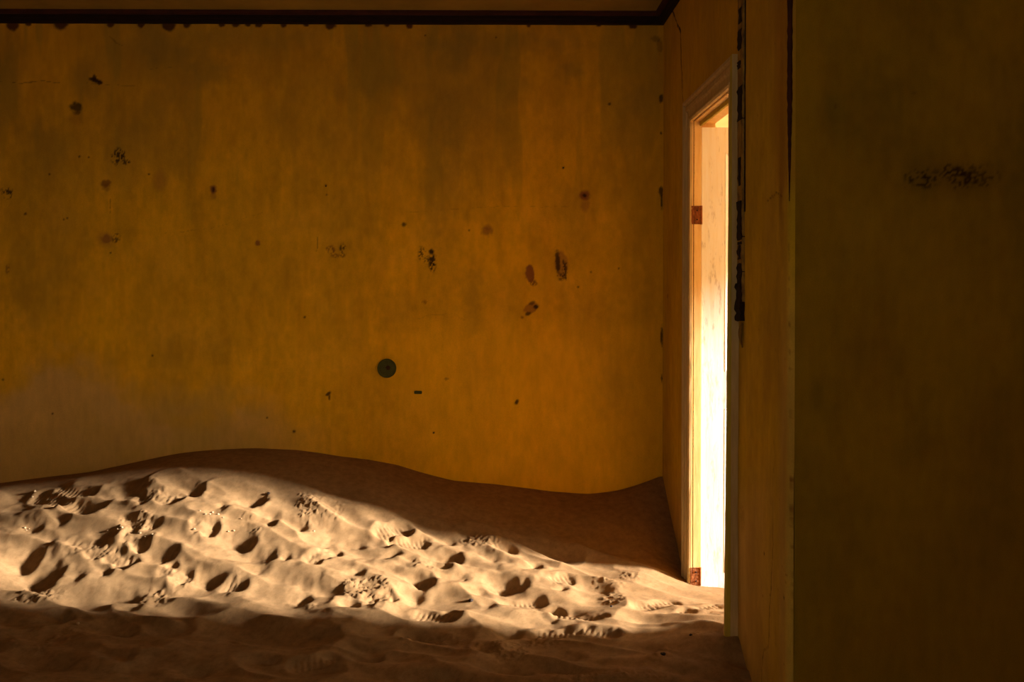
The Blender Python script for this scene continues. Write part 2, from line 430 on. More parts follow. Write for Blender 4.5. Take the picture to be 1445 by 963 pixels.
# ------------------------------------------------------------------ right-hand wall with the doorway
YO0, YO1, ZO = 3.95, 4.737, 2.2166      # clear opening inside the jambs
def side_wear_light(Y, z):
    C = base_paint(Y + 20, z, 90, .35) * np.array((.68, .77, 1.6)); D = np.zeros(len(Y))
    px = PX + FPX * XR / Y; py = PY - (z - CAM_H) * FPX / Y
    C = lerp(C, sstep(200, 20, py) * .35, (0.40, 0.20, 0.02))
    # rubbed pale base of the wall and a painted-in highlight beside the rounded corner
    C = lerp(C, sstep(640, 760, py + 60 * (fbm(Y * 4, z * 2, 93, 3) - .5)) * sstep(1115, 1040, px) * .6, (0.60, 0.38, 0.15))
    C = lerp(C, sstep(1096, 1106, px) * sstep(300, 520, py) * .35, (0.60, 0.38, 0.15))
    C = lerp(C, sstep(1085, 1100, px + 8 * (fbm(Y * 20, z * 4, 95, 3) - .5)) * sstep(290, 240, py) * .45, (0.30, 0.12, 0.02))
    C = lerp(C, sstep(.45, .7, fbm(Y * 5, z * 2.5, 97, 5)) * .3, (0.34, 0.20, 0.03))
    def mk(x, y, rY, rz, col, st=.9, **k):
        Yc, zc = on_side(x, y)
        blot(Y, z, C, D, Yc, zc, rY, rz, col, st, seed=int(x + y) % 199, **k)
    def cr(pts, w, st, seed, jit=.004):
        crack(Y, z, C, D, [on_side(*p) for p in pts], w, strength=st, seed=seed, jit=jit)
    cr([(949, 17), (952, 23), (956, 36), (960, 44), (960.5, 60), (961, 90), (962, 105), (962.5, 128), (964, 146)], .008, .95, 3)
    cr([(1091, 735), (1091, 785), (1089, 810), (1087, 850), (1086, 862), (1085, 905), (1084, 915), (1078, 918), (1076, 930), (1075, 963)], .0032, .8, 5, .003)
    cr([(1092, 620), (1091, 735)], .0016, .3, 6)
    cr([(1080, 285), (1095, 272), (1102, 278)], .003, .6, 7)
    mk(1101, 285, .02, .05, BROWN, .35, soft=.7); mk(1079, 782, .006, .006, BLACK, .8); mk(1107, 844, .006, .006, BLACK, .8)
    mk(933.5, 139, .03, .022, BLACK, .9); mk(933.6, 270, .03, .026, BLACK, .9); mk(942, 418, .02, .012, BROWN, .6)
    mk(935, 300, .012, .08, BROWN, .6, speck=.5); mk(935, 480, .02, .06, BROWN, .7, speck=.48); mk(935, 530, .012, .03, BLACK, .7, speck=.45)
    mk(1103, 200, .03, .30, BROWN, .30, soft=.7); mk(1048, 730, .03, .05, BROWN, .25, speck=.4)
    for i in range(26):
        mk(1111, random.uniform(320, 940), .0025, random.uniform(.003, .016), BROWN, random.uniform(.2, .6))
    for i in range(40):
        mk(random.uniform(1058, 1110), random.uniform(10, 950), .004, .003, BROWN, random.uniform(.3, .7), soft=.5)
    return C, D

def rnd_corner(a, d):
    """wall coordinate along Y rounded off at the outer corner"""
    r = .022
    t = np.clip((YC + r - a) / r, 0, 1)
    x = XR + d + r * (1 - np.sqrt(np.clip(1 - t * t, 0, 1)))
    return x
A = axis((YC, 3.26, .003), (3.26, YB, .006))
B = axis((-.25, ZC, .0060))
make_wall('wall_right', A, B, lambda a, b, d: np.stack([rnd_corner(a, d), a, b], -1), side_wear_light, 330,
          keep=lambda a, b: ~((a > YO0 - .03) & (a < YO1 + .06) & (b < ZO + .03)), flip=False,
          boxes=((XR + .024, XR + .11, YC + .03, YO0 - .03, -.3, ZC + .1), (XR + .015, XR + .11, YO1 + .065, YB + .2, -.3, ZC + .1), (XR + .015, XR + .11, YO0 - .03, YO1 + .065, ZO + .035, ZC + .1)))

def pier_wear(u, z):
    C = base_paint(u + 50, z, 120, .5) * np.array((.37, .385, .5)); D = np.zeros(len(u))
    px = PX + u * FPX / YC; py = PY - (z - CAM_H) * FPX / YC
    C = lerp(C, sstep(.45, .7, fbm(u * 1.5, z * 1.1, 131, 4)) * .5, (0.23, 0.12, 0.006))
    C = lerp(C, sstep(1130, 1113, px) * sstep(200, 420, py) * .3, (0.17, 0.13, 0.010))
    def mk(x, y, rx, ry, col, st=.9, **k):
        X, Z = on_pier(x, y); s = YC / FPX
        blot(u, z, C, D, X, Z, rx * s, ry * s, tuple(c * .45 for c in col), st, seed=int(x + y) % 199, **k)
    mk(1361, 249, 22, 16, BLACK, .95, speck=.56, rag=.5); mk(1361, 246, 4, 5, BLACK, .95, rag=.5); mk(1364, 257, 4, 4, BLACK, .9, rag=.5); mk(1369, 244, 2, 4, BLACK, .9)
    mk(1340, 243, 16, 12, BLACK, .9, speck=.60); mk(1385, 248, 22, 14, BLACK, .7, speck=.58); mk(1350, 252, 60, 24, BROWN, .35, soft=.8)
    mk(1300, 250, 26, 14, BLACK, .8, speck=.62); mk(1305, 249, 2, 1.6, BLACK, .8); mk(1307, 264, 2, 1.5, BLACK, .7); mk(1339, 244, 2.4, 1.8, BLACK, .9); mk(1290, 130, 1.6, 3, BLACK, .5)
    mk(1180, 155, 16, 24, (0.3, .24, .03), .3, soft=.8); mk(1230, 500, 40, 70, (0.55, .26, .02), .35, soft=.9); mk(1180, 150, 3, 3, BROWN, .4)
    crack(u, z, C, D, [on_pier(1117, 326), on_pier(1118, 350)], .003, strength=.4, seed=9)
    return C, D
A = axis((XR + .022, 1.75, .008), (1.75, XPIER, .05)); B = axis((-.25, ZC, .008))
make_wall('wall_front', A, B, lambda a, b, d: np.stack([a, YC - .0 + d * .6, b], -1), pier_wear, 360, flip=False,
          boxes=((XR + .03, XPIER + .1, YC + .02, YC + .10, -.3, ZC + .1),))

# ------------------------------------------------------------------ rest of the shell
def shell(name, dims, mat): return box_obj(name, dims, mat, kind='structure')
shell('wall_left', (XL - .2, XL, YREAR - .2, YB + .2, -.3, ZC + .1), M_YELLOW)
W0, W1, V0, V1 = -1.5, -.3, 1.25, 2.35
shell('wall_rear', (XL, W0, YREAR - .2, YREAR, -.3, ZC + .1), M_YELLOW)
shell('wall_rear', (W1, XPIER + .2, YREAR - .2, YREAR, -.3, ZC + .1), M_YELLOW)
shell('wall_rear', (W0, W1, YREAR - .2, YREAR, -.3, V0), M_YELLOW)
shell('wall_rear', (W0, W1, YREAR - .2, YREAR, V1, ZC + .1), M_YELLOW)
win = empty('added_window_1', (-.9, YREAR - .1, 1.75)); tag(win, kind='structure')  # unseen window, added to bring more daylight onto the walls
for d in ((W0, W0 + .04), (-.92, -.88), (W1 - .04, W1)):
    box_obj('added_window_post', (d[0], d[1], YREAR - .14, YREAR - .08, V0, V1), M_CASE, win)
for d in ((V0, V0 + .04), (1.78, 1.81), (V1 - .04, V1)):
    box_obj('added_window_bar', (W0, W1, YREAR - .135, YREAR - .085, d[0], d[1]), M_CASE, win)
shell('wall_side', (XPIER, XPIER + .1, YREAR, YC + .02, -.3, ZC + .1), M_YELLOW)
shell('ceiling', (XL - .2, 5.0, YREAR - .2, 7.2, ZC, ZC + .2), M_CEIL)
shell('floor', (XL - .2, 5.0, YREAR - .2, 7.2, -.40, -.28), M_FLOOR)
# the neighbouring room, its unseen far opening sized to shape the sunbeam and daylight
NX = 4.6
shell('wall_far', (XR + .11, NX + .2, 6.4, 6.6, -.3, ZC), M_CREAM)
shell('wall_near', (XPIER + .1, NX + .2, 2.4, 2.5, -.3, ZC), M_CREAM)
shell('wall_outer', (NX, NX + .2, 2.4, 2.7, -.3, ZC), M_CREAM)
shell('wall_outer', (NX, NX + .2, 5.9, 6.4, -.3, ZC), M_CREAM)
shell('wall_outer', (NX, NX + .2, 2.7, 5.9, 2.36, ZC), M_CREAM)
shell('wall_party', (XR + .111, XR + .125, YO1 + .08, 6.4, -.3, ZC - .001), M_CREAM)
shell('wall_party', (XR + .111, XR + .125, YC + .1, YO0 - .04, -.3, ZC - .001), M_CREAM)
shell('wall_party', (XR + .111, XR + .125, YO0 - .04, YO1 + .08, ZO + .06, ZC - .001), M_CREAM)
shell('ceiling', (XR + .13, NX, 2.5, 6.4, ZC - .03, ZC - .002), M_CREAM)

# ------------------------------------------------------------------ cornice (trim_1)
def sweep(name, prof, p0, p1, ax_out, mat, parent, m0=0.0, m1=0.0, jit=0.0, n=2, zdir=(0, 0, 1)):
    """prof: (out, along zdir) points; ends mitred by m0, m1 times the out distance"""
    p0, p1 = Vector(p0), Vector(p1); d = (p1 - p0).normalized(); out = Vector(ax_out); zd = Vector(zdir)
    L = (p1 - p0).length
    bm = bmesh.new(); rings = []
    for i in range(n):
        t = i / (n - 1)
        ring = []
        for j, (o, z) in enumerate(prof):
            s = (m0 * o + t * (L - m0 * o - m1 * o))
            q = p0 + d * s + out * o + zd * z
            if jit and 0 < i < n - 1: q += out * random.uniform(-jit, jit) + zd * random.uniform(-jit, jit)
            ring.append(bm.verts.new(q))
        rings.append(ring)
    k = len(prof)
    for a, b in zip(rings[:-1], rings[1:]):
        for j in range(k):
            bm.faces.new((a[j], a[(j + 1) % k], b[(j + 1) % k], b[j]))
    bm.faces.new(rings[0][::-1]); bm.faces.new(rings[-1])
    bmesh.ops.recalc_face_normals(bm, faces=bm.faces[:])
    me = bpy.data.meshes.new(name); bm.to_mesh(me); bm.free()
    return link_mesh(name, me, mat, parent)

H = ZC - ZT
cornice = empty('trim_1', (0, YB, ZT)); tag(cornice, kind='structure')
low = [(-.004, 0), (.018, 0), (.024, .006), (.024, .022), (.030, .026), (.030, .044), (-.004, .044)]
top = [(-.004, .044), (.040, .044), (.050, .052), (.052, H), (-.004, H)]
sweep('cornice_board', low, (XL, YB, ZT), (XR, YB, ZT), (0, -1, 0), M_CORN, cornice, 0, 1, jit=.0008, n=90)
sweep('top_bead', top, (XL, YB, ZT), (XR, YB, ZT), (0, -1, 0), M_CORN2, cornice, 0, 1, jit=.0010, n=90)
sweep('cornice_board', low, (XR, YB, ZT), (XR, YC, ZT), (-1, 0, 0), M_CORN, cornice, 1, -1, n=30, jit=.0008)
sweep('top_bead', top, (XR, YB, ZT), (XR, YC, ZT), (-1, 0, 0), M_CORN2, cornice, 1, -1, n=30, jit=.0008)

# ------------------------------------------------------------------ door casing and jambs (trim_2)
frame = empty('trim_2', (XR, 4.3, 0)); tag(frame, kind='structure')
W = .112
casing = [(.0, 0), (.028, 0), (.029, .014), (.026, .019), (.017, .022), (.019, .030), (.022, .036), (.022, .052), (.015, .056), (.013, .062), (.014, .088), (.018, .094), (.018, .104), (.012, W), (.0, W)]
ZTOP = ZO + .004 + .10
# far upright: outer edge at Y = YO1 + W, profile runs towards the opening (-Y)
def mitre_upright(name, y_out, sgn, mat, zt):
    """upright whose top is cut at 45 degrees towards the opening"""
    bm = bmesh.new(); k = len(casing); rings = []
    N = 40
    for i in range(N):
        ring = []
        for (o, s) in casing:
            z = -.25 + (zt - s - -.25) * i / (N - 1)
            w = random.uniform(-.0006, .0006) if 0 < i < N - 1 else 0
            ring.append(bm.verts.new((XR - o + w, y_out + sgn * s + w, z)))
        rings.append(ring)
    for a, b in zip(rings[:-1], rings[1:]):
        for j in range(k): bm.faces.new((a[j], a[(j + 1) % k], b[(j + 1) % k], b[j]))
    bm.faces.new(rings[0]); bm.faces.new(rings[-1])
    bmesh.ops.recalc_face_normals(bm, faces=bm.faces[:])
    me = bpy.data.meshes.new(name); bm.to_mesh(me); bm.free()
    return link_mesh(name, me, mat, frame)
mitre_upright('side_casing', YO1 + W, -1, M_CASE, ZTOP)
mitre_upright('side_casing', YO0 - W, 1, M_CASE, ZTOP)
def head():
    bm = bmesh.new(); k = len(casing); rings = []; N = 30
    for i in range(N):
        ring = []
        for (o, s) in casing:
            y = (YO1 + W - s) + ((YO0 - W + s) - (YO1 + W - s)) * i / (N - 1)
            w = random.uniform(-.0006, .0006) if 0 < i < N - 1 else 0
            ring.append(bm.verts.new((XR - o + w, y, ZTOP - s * .93 + w)))
        rings.append(ring)
    for a, b in zip(rings[:-1], rings[1:]):
        for j in range(k): bm.faces.new((a[j], a[(j + 1) % k], b[(j + 1) % k], b[j]))
    bm.faces.new(rings[0]); bm.faces.new(rings[-1])
    bmesh.ops.recalc_face_normals(bm, faces=bm.faces[:])
    me = bpy.data.meshes.new('head_casing'); bm.to_mesh(me); bm.free()
    return link_mesh('head_casing', me, M_CASE, frame)
head()
# thick back band on the near upright, leaning a little into the room
bm = bmesh.new(); N = 40; rings = []
for i in range(N):
    t = i / (N - 1); z = -.25 + (2.318 + .25) * t
    xo = .900 + (.921 - .900) * t
    w = random.uniform(-.0007, .0007)
    ring = [bm.verts.new((XR, 3.866, z)), bm.verts.new((xo + w, 3.866, z)), bm.verts.new((xo - .002 + w, 3.862, z)), bm.verts.new((xo - .001 + w, 3.846, z)),
            bm.verts.new((xo + .004 + w, 3.840, z)), bm.verts.new((XR - .012, 3.840, z)), bm.verts.new((XR - .010, 3.846, z)), bm.verts.new((XR - .007, 3.840, z)), bm.verts.new((XR + .002, 3.840, z))]
    rings.append(ring)
k = len(rings[0])
for a, b in zip(rings[:-1], rings[1:]):
    for j in range(k): bm.faces.new((a[j], a[(j + 1) % k], b[(j + 1) % k], b[j]))
bm.faces.new(rings[0]); bm.faces.new(rings[-1]); bmesh.ops.recalc_face_normals(bm, faces=bm.faces[:])
me = bpy.data.meshes.new('back_band'); bm.to_mesh(me); bm.free()
link_mesh('back_band', me, M_BAND, frame)
# jamb linings: a narrow edge bead, a joint, then the board; the leaf closes into the rebate behind it
XJ = .993
for (nm, y0, y1, s) in (('far', YO1, YO1 + .062, 1), ('near', YO0 - .035, YO0, -1)):
    box_obj('edge_bead', (XR - .012, XR + .004, YO1 + .001 if s > 0 else y0, y1 if s > 0 else YO0 - .001, -.25, ZO + .03), M_JAMB, frame, .0015)
    box_obj('jamb_board', (XR + .007, XJ if s > 0 else XR + .12, y0 + (.002 if s > 0 else 0), y1 - (0 if s > 0 else .002), -.25, ZO + .03), M_JAMB, frame, .002)
    box_obj('joint_strip', (XR + .002, XR + .009, y0 + (.004 if s > 0 else 0), y1 - (0 if s > 0 else .004), -.25, ZO + .02), M_GAP, frame)
box_obj('jamb_board', (XJ, XR + .12, YO1 + .054, YO1 + .064, -.25, ZO + .03), M_JAMB, frame)
box_obj('edge_bead', (XR - .012, XR + .004, YO0, YO1, ZO + .001, ZO + .03), M_JAMB, frame, .0015)
box_obj('head_jamb', (XR + .007, XR + .12, YO0, YO1 + .05, ZO - .004, ZO + .034), M_JAMB, frame, .002)
box_obj('door_stop', (XJ - .010, XJ + .004, YO0, YO1, ZO - .024, ZO - .003), M_BAND, frame, .002)
box_obj('joint_strip', (XR + .002, XR + .009, YO0, YO1, ZO + .003, ZO + .02), M_GAP, frame)

# ------------------------------------------------------------------ the open door leaf (door_1)
door = empty('door_1', (XJ, YO1 + .03, -.2)); tag(door, kind='structure')
LX0, LX1, LY0, LY1, LZ0, LZ1 = XJ + .003, XJ + .78, YO1 + .010, YO1 + .050, -.20, 2.188
SW = .110
box_obj('stile', (LX0, LX0 + SW, LY0, LY1, LZ0, LZ1), M_LEAF, door, .0015)
box_obj('stile', (LX1 - SW, LX1, LY0, LY1, LZ0, LZ1), M_LEAF, door, .0015)
box_obj('rail', (LX0 + SW, LX1 - SW, LY0, LY1, LZ1 - .12, LZ1), M_LEAF, door, .0015)
box_obj('rail', (LX0 + SW, LX1 - SW, LY0, LY1, .85, 1.02), M_LEAF, door, .0015)
box_obj('rail', (LX0 + SW, LX1 - SW, LY0, LY1, LZ0, .06), M_LEAF, door, .0015)
for (z0, z1) in ((.06, .85), (1.02, LZ1 - .12)):
    box_obj('panel', (LX0 + SW, LX1 - SW, LY0 + .016, LY1 - .012, z0, z1), M_LEAF, door)
    bm = bmesh.new()
    x0, x1 = LX0 + SW, LX1 - SW
    def loop(off, y): return [bm.verts.new(p) for p in ((x0 + off, y, z0 + off), (x1 - off, y, z0 + off), (x1 - off, y, z1 - off), (x0 + off, y, z1 - off))]
    ls = [loop(0, LY0 + .002), loop(.004, LY0 - .001), loop(.010, LY0 + .003), loop(.016, LY0 + .007), loop(.022, LY0 + .0165)]
    for a, b in zip(ls[:-1], ls[1:]):
        for j in range(4): bm.faces.new((a[j], a[(j + 1) % 4], b[(j + 1) % 4], b[j]))
    bmesh.ops.recalc_face_normals(bm, faces=bm.faces[:])
    me = bpy.data.meshes.new('moulding'); bm.to_mesh(me); bm.free()
    o = link_mesh('moulding', me, M_LEAF, door)
# rusted hinges: a flap on the jamb and a knuckle between jamb and leaf
def hinge(z0, z1):
    bm = bmesh.new()
    n = 10
    for i in range(n):      # flaky flap
        a, b = z0 + (z1 - z0) * i / n, z0 + (z1 - z0) * (i + 1) / n
        bm_box(bm, XR - .006 + random.uniform(0, .003), XJ - .002, YO1 - .003 + random.uniform(0, .0015), YO1 + .004, a, b)
    me = bpy.data.meshes.new('hinge'); bm.to_mesh(me); bm.free()
    h = link_mesh('hinge', me, M_RUST, frame)
    bm = bmesh.new()
    bmesh.ops.create_cone(bm, cap_ends=True, segments=14, radius1=.006, radius2=.006, depth=(z1 - z0) * 1.02)
    bmesh.ops.translate(bm, verts=bm.verts[:], vec=(XJ - .001, YO1 + .002, (z0 + z1) / 2))
    me = bpy.data.meshes.new('hinge_knuckle'); bm.to_mesh(me); bm.free()
    k = link_mesh('hinge_knuckle', me, M_RUST, None)
    k.parent = h; me.transform(__import__('mathutils').Matrix.Translation(-Vector(frame.location)))
    for j, zz in enumerate((.25, .75)):
        bm = bmesh.new(); bmesh.ops.create_cone(bm, cap_ends=True, segments=10, radius1=.0045, radius2=.003, depth=.003)
        bmesh.ops.rotate(bm, verts=bm.verts[:], matrix=__import__('mathutils').Matrix.Rotation(math.radians(90), 3, 'X'))
        bmesh.ops.translate(bm, verts=bm.verts[:], vec=(XR + .022, YO1 - .0035, z0 + (z1 - z0) * zz))
        me = bpy.data.meshes.new('screw'); bm.to_mesh(me); bm.free()
        s = link_mesh('screw', me, M_HOLE, None); s.parent = h
        me.transform(__import__('mathutils').Matrix.Translation(-Vector(frame.location)))
hinge(1.725, 1.812); hinge(.005, .09)

# ------------------------------------------------------------------ sand
def px_ground(x, y, Y):
    dx, dy = unroll(x, y)
    return dx / FPX * Y, Y, CAM_H - dy / FPX * Y
ctrl = []
for (x, y) in ((0, 682), (30, 678), (60, 674), (100, 669), (130, 665), (170, 657), (200, 650), (250, 641), (300, 637), (360, 634), (420, 636), (450, 640), (480, 645), (520, 648), (560, 655),
               (600, 668), (640, 679), (700, 685), (760, 692), (800, 695), (830, 697), (870, 692), (900, 684), (920, 677)):
    ctrl.append(px_ground(x, y, YB))
def beam_pt(x, y, k):
    dx, dy = unroll(x, y); return px_ground(x, y, k / (1 + SUN_A * dx / FPX))
for (x, y) in ((0, 690), (110, 680), (200, 674), (300, 677), (380, 690), (440, 705), (500, 722), (560, 740), (640, 760), (700, 772), (780, 788), (860, 800), (920, 806)):
    ctrl.append(beam_pt(x, y, 4.737 + SUN_A * .935))
for (x, y) in ((0, 832), (120, 843), (240, 852), (400, 862), (600, 873), (750, 886), (900, 893), (960, 885), (1000, 878)):
    ctrl.append(beam_pt(x, y, 3.97 + SUN_A * 1.05))
for (Y, z) in ((YB, .376), (5.40, .288), (5.276, .209), (5.17, .150), (5.073, .092), (4.92, .012), (4.80, .010), (4.737, .004), (4.3, .030), (3.95, .066), (3.84, .072), (3.743, .026), (3.62, -.018), (3.4, -.05), (3.0, -.04)):
    ctrl.append((XR, Y, z))
for (X, Y, z) in ((XL, YB, .30), (XL, 5.0, .24), (XL, 4.2, .12), (XL, 3.3, .08), (XL, 2, .05), (XL, -.8, .02), (-3, 3.3, .06), (-1.5, 3.4, .03), (0, 3.4, .02), (.6, 3.5, .00), (-1, 2, .02), (0, 0, 0), (2, 0, 0), (2, 2.5, -.04), (-3, -.8, .02),
                  (1.3, 4.7, -.01), (1.3, 4.0, .02), (2.0, 3.6, .0), (3, 4.5, .0), (5, 4, .0), (3, 6, .02), (1.2, 6.2, .02), (1.15, 5.2, .0), (9, 4, -.1), (9, 0, -.1), (9, 8, -.1)):
    ctrl.append((X, Y, z))
ctrl = np.array(ctrl)
def phi(r): return np.sqrt(r * r + .02 ** 2)
def rbf_fit(P):
    d = np.hypot(P[:, None, 0] - P[None, :, 0], (P[:, None, 1] - P[None, :, 1]))
    n = len(P); Amat = np.zeros((n + 3, n + 3)); Amat[:n, :n] = phi(d) - np.eye(n) * .004
    Amat[:n, n] = 1; Amat[:n, n + 1] = P[:, 0]; Amat[:n, n + 2] = P[:, 1]; Amat[n:, :n] = Amat[:n, n:].T
    return np.linalg.solve(Amat, np.concatenate([P[:, 2], np.zeros(3)]))
Wt = rbf_fit(ctrl)
def base_h(x, y):
    h = Wt[-3] + Wt[-2] * x + Wt[-1] * y
    for i in range(len(ctrl)):
        h = h + Wt[i] * phi(np.hypot(x - ctrl[i, 0], y - ctrl[i, 1]))
    return h

def ground_hit(x, y):
    """where the view ray through a photo spot meets the undisturbed sand"""
    dx, dy = unroll(x, y)
    Y = np.arange(3.2, YB, .01)
    X = dx / FPX * Y; Z = CAM_H - dy / FPX * Y
    g = base_h(X, Y)
    below = np.nonzero(Z < g)[0]
    Yh = Y[below[0]] if len(below) else YB - .03
    return np.array((dx / FPX * Yh, Yh))

# heel x,y -> toe x,y in the photograph, width m, depth m, tread
prints = [(54, 697, 131, 723, .10, .030, 1), (84, 691, 131, 694, .09, .022, 1), (174, 687, 200, 693, .10, .025, 0), (200, 702, 250, 710, .13, .028, 2), (37, 715, 75, 717, .11, .020, 0),
    (58, 728, 92, 733, .10, .015, 0), (22, 725, 54, 744, .11, .018, 0), (47, 755, 72, 762, .10, .02, 0), (0, 770, 45, 788, .13, .025, 0), (116, 740, 150, 762, .10, .012, 0), (97, 771, 146, 779, .11, .018, 2),
    (168, 730, 191, 746, .08, .020, 0), (198, 730, 222, 742, .09, .016, 0), (180, 757, 207, 768, .09, .030, 2), (160, 776, 187, 799, .10, .028, 2), (196, 780, 238, 787, .13, .012, 0), (131, 796, 150, 812, .09, .02, 0),
    (20, 800, 60, 815, .13, .02, 0), (130, 704, 152, 709, .07, .014, 0), (245, 680, 282, 691, .12, .040, 0), (325, 693, 368, 700, .14, .045, 0), (295, 720, 316, 715, .07, .022, 0), (345, 722, 384, 730, .11, .018, 0),
    (345, 739, 384, 740, .075, .028, 0), (390, 729, 428, 744, .11, .026, 0), (275, 744, 302, 746, .09, .032, 2), (270, 764, 350, 770, .12, .028, 0), (290, 790, 384, 787, .10, .024, 0), (408, 764, 460, 773, .13, .018, 0),
    (436, 800, 477, 784, .09, .024, 2), (390, 787, 402, 795, .06, .016, 0), (448, 757, 468, 754, .05, .012, 0), (320, 800, 370, 808, .11, .012, 0), (275, 815, 306, 820, .11, .022, 0), (320, 826, 343, 830, .07, .022, 1),
    (536, 755, 577, 748, .13, .030, 1), (555, 771, 600, 765, .09, .020, 1), (602, 766, 635, 763, .09, .022, 0), (596, 785, 644, 789, .13, .040, 0), (500, 787, 560, 790, .10, .022, 0), (515, 765, 552, 770, .10, .016, 0),
    (545, 810, 602, 828, .12, .040, 0), (570, 802, 631, 806, .08, .022, 0), (488, 820, 508, 813, .08, .022, 0), (516, 852, 555, 846, .10, .026, 2), (470, 850, 499, 857, .10, .026, 0), (612, 820, 656, 819, .10, .020, 0),
    (652, 833, 678, 842, .10, .016, 0), (680, 809, 718, 830, .16, .028, 0), (692, 777, 722, 779, .09, .026, 0), (662, 778, 700, 793, .08, .012, 0), (738, 808, 754, 801, .08, .032, 0), (712, 820, 738, 830, .12, .022, 0),
    (778, 824, 804, 820, .10, .014, 1), (772, 835, 796, 836, .08, .020, 0), (712, 854, 763, 847, .09, .020, 1), (754, 860, 790, 861, .07, .022, 1), (785, 870, 853, 875, .085, .022, 1), (762, 893, 812, 896, .10, .022, 1),
    (822, 893, 868, 900, .08, .026, 1), (826, 831, 855, 836, .11, .014, 0), (900, 862, 950, 851, .09, .014, 1), (943, 867, 975, 862, .07, .016, 1), (985, 860, 1012, 858, .06, .012, 1), (700, 891, 727, 895, .11, .030, 0),
    (766, 874, 784, 880, .08, .012, 0), (590, 868, 640, 876, .10, .018, 1), (430, 735, 470, 745, .10, .012, 0), (480, 760, 510, 765, .10, .014, 0), (440, 828, 480, 835, .11, .016, 0), (390, 820, 430, 826, .10, .014, 0),
    (385, 845, 430, 850, .10, .02, 0), (640, 850, 690, 862, .12, .014, 0), (560, 835, 590, 842, .10, .014, 0), (230, 810, 262, 820, .10, .02, 2), (90, 800, 115, 812, .10, .014, 0), (860, 812, 900, 822, .12, .006, 0),
    (5, 808, 62, 818, .32, .028, 0), (80, 846, 190, 853, .26, .022, 0), (0, 772, 40, 786, .2, .018, 0),
    (37, 880, 90, 876, .15, .03, 0), (143, 890, 186, 890, .10, .022, 0), (229, 890, 266, 883, .11, .022, 0), (289, 906, 325, 906, .10, .02, 0), (340, 938, 387, 936, .10, .02, 0), (412, 942, 476, 936, .085, .03, 1),
    (491, 928, 529, 932, .11, .026, 0), (600, 951, 635, 956, .11, .028, 0), (782, 924, 815, 928, .12, .022, 0), (944, 940, 968, 946, .07, .024, 0), (802, 938, 850, 938, .13, .014, 0), (640, 915, 690, 920, .11, .016, 0),
    (540, 895, 590, 899, .11, .018, 0), (130, 925, 180, 930, .11, .018, 0), (240, 940, 290, 946, .11, .018, 0), (700, 940, 745, 948, .11, .018, 0), (880, 915, 925, 920, .12, .010, 0), (45, 930, 90, 940, .11, .016, 0), (395, 890, 440, 886, .11, .014, 0)]
marks = []
for (x1, y1, x2, y2, w, dp, tr) in prints:
    a_, b_ = ground_hit(x1, y1), ground_hit(x2, y2)
    marks.append((a_ if tr else a_ - .35 * (b_ - a_), b_, w * (.85 if tr else .68), dp * (1.05 if tr else .85), tr))
# a few trodden places outside the picture, so the sand goes on as it does inside it
for i in range(70):
    p = np.array((random.uniform(-4.0, .6), random.uniform(.2, 3.3)) if i % 2 else (random.uniform(-4.1, -2.9), random.uniform(3.2, 5.0)))
    a = random.uniform(-.5, .5) + (math.pi / 2 if p[1] < 2 else 0)
    marks.append((p, p + np.array((math.cos(a), math.sin(a))) * random.uniform(.14, .24), .10, random.uniform(.012, .03), 0))

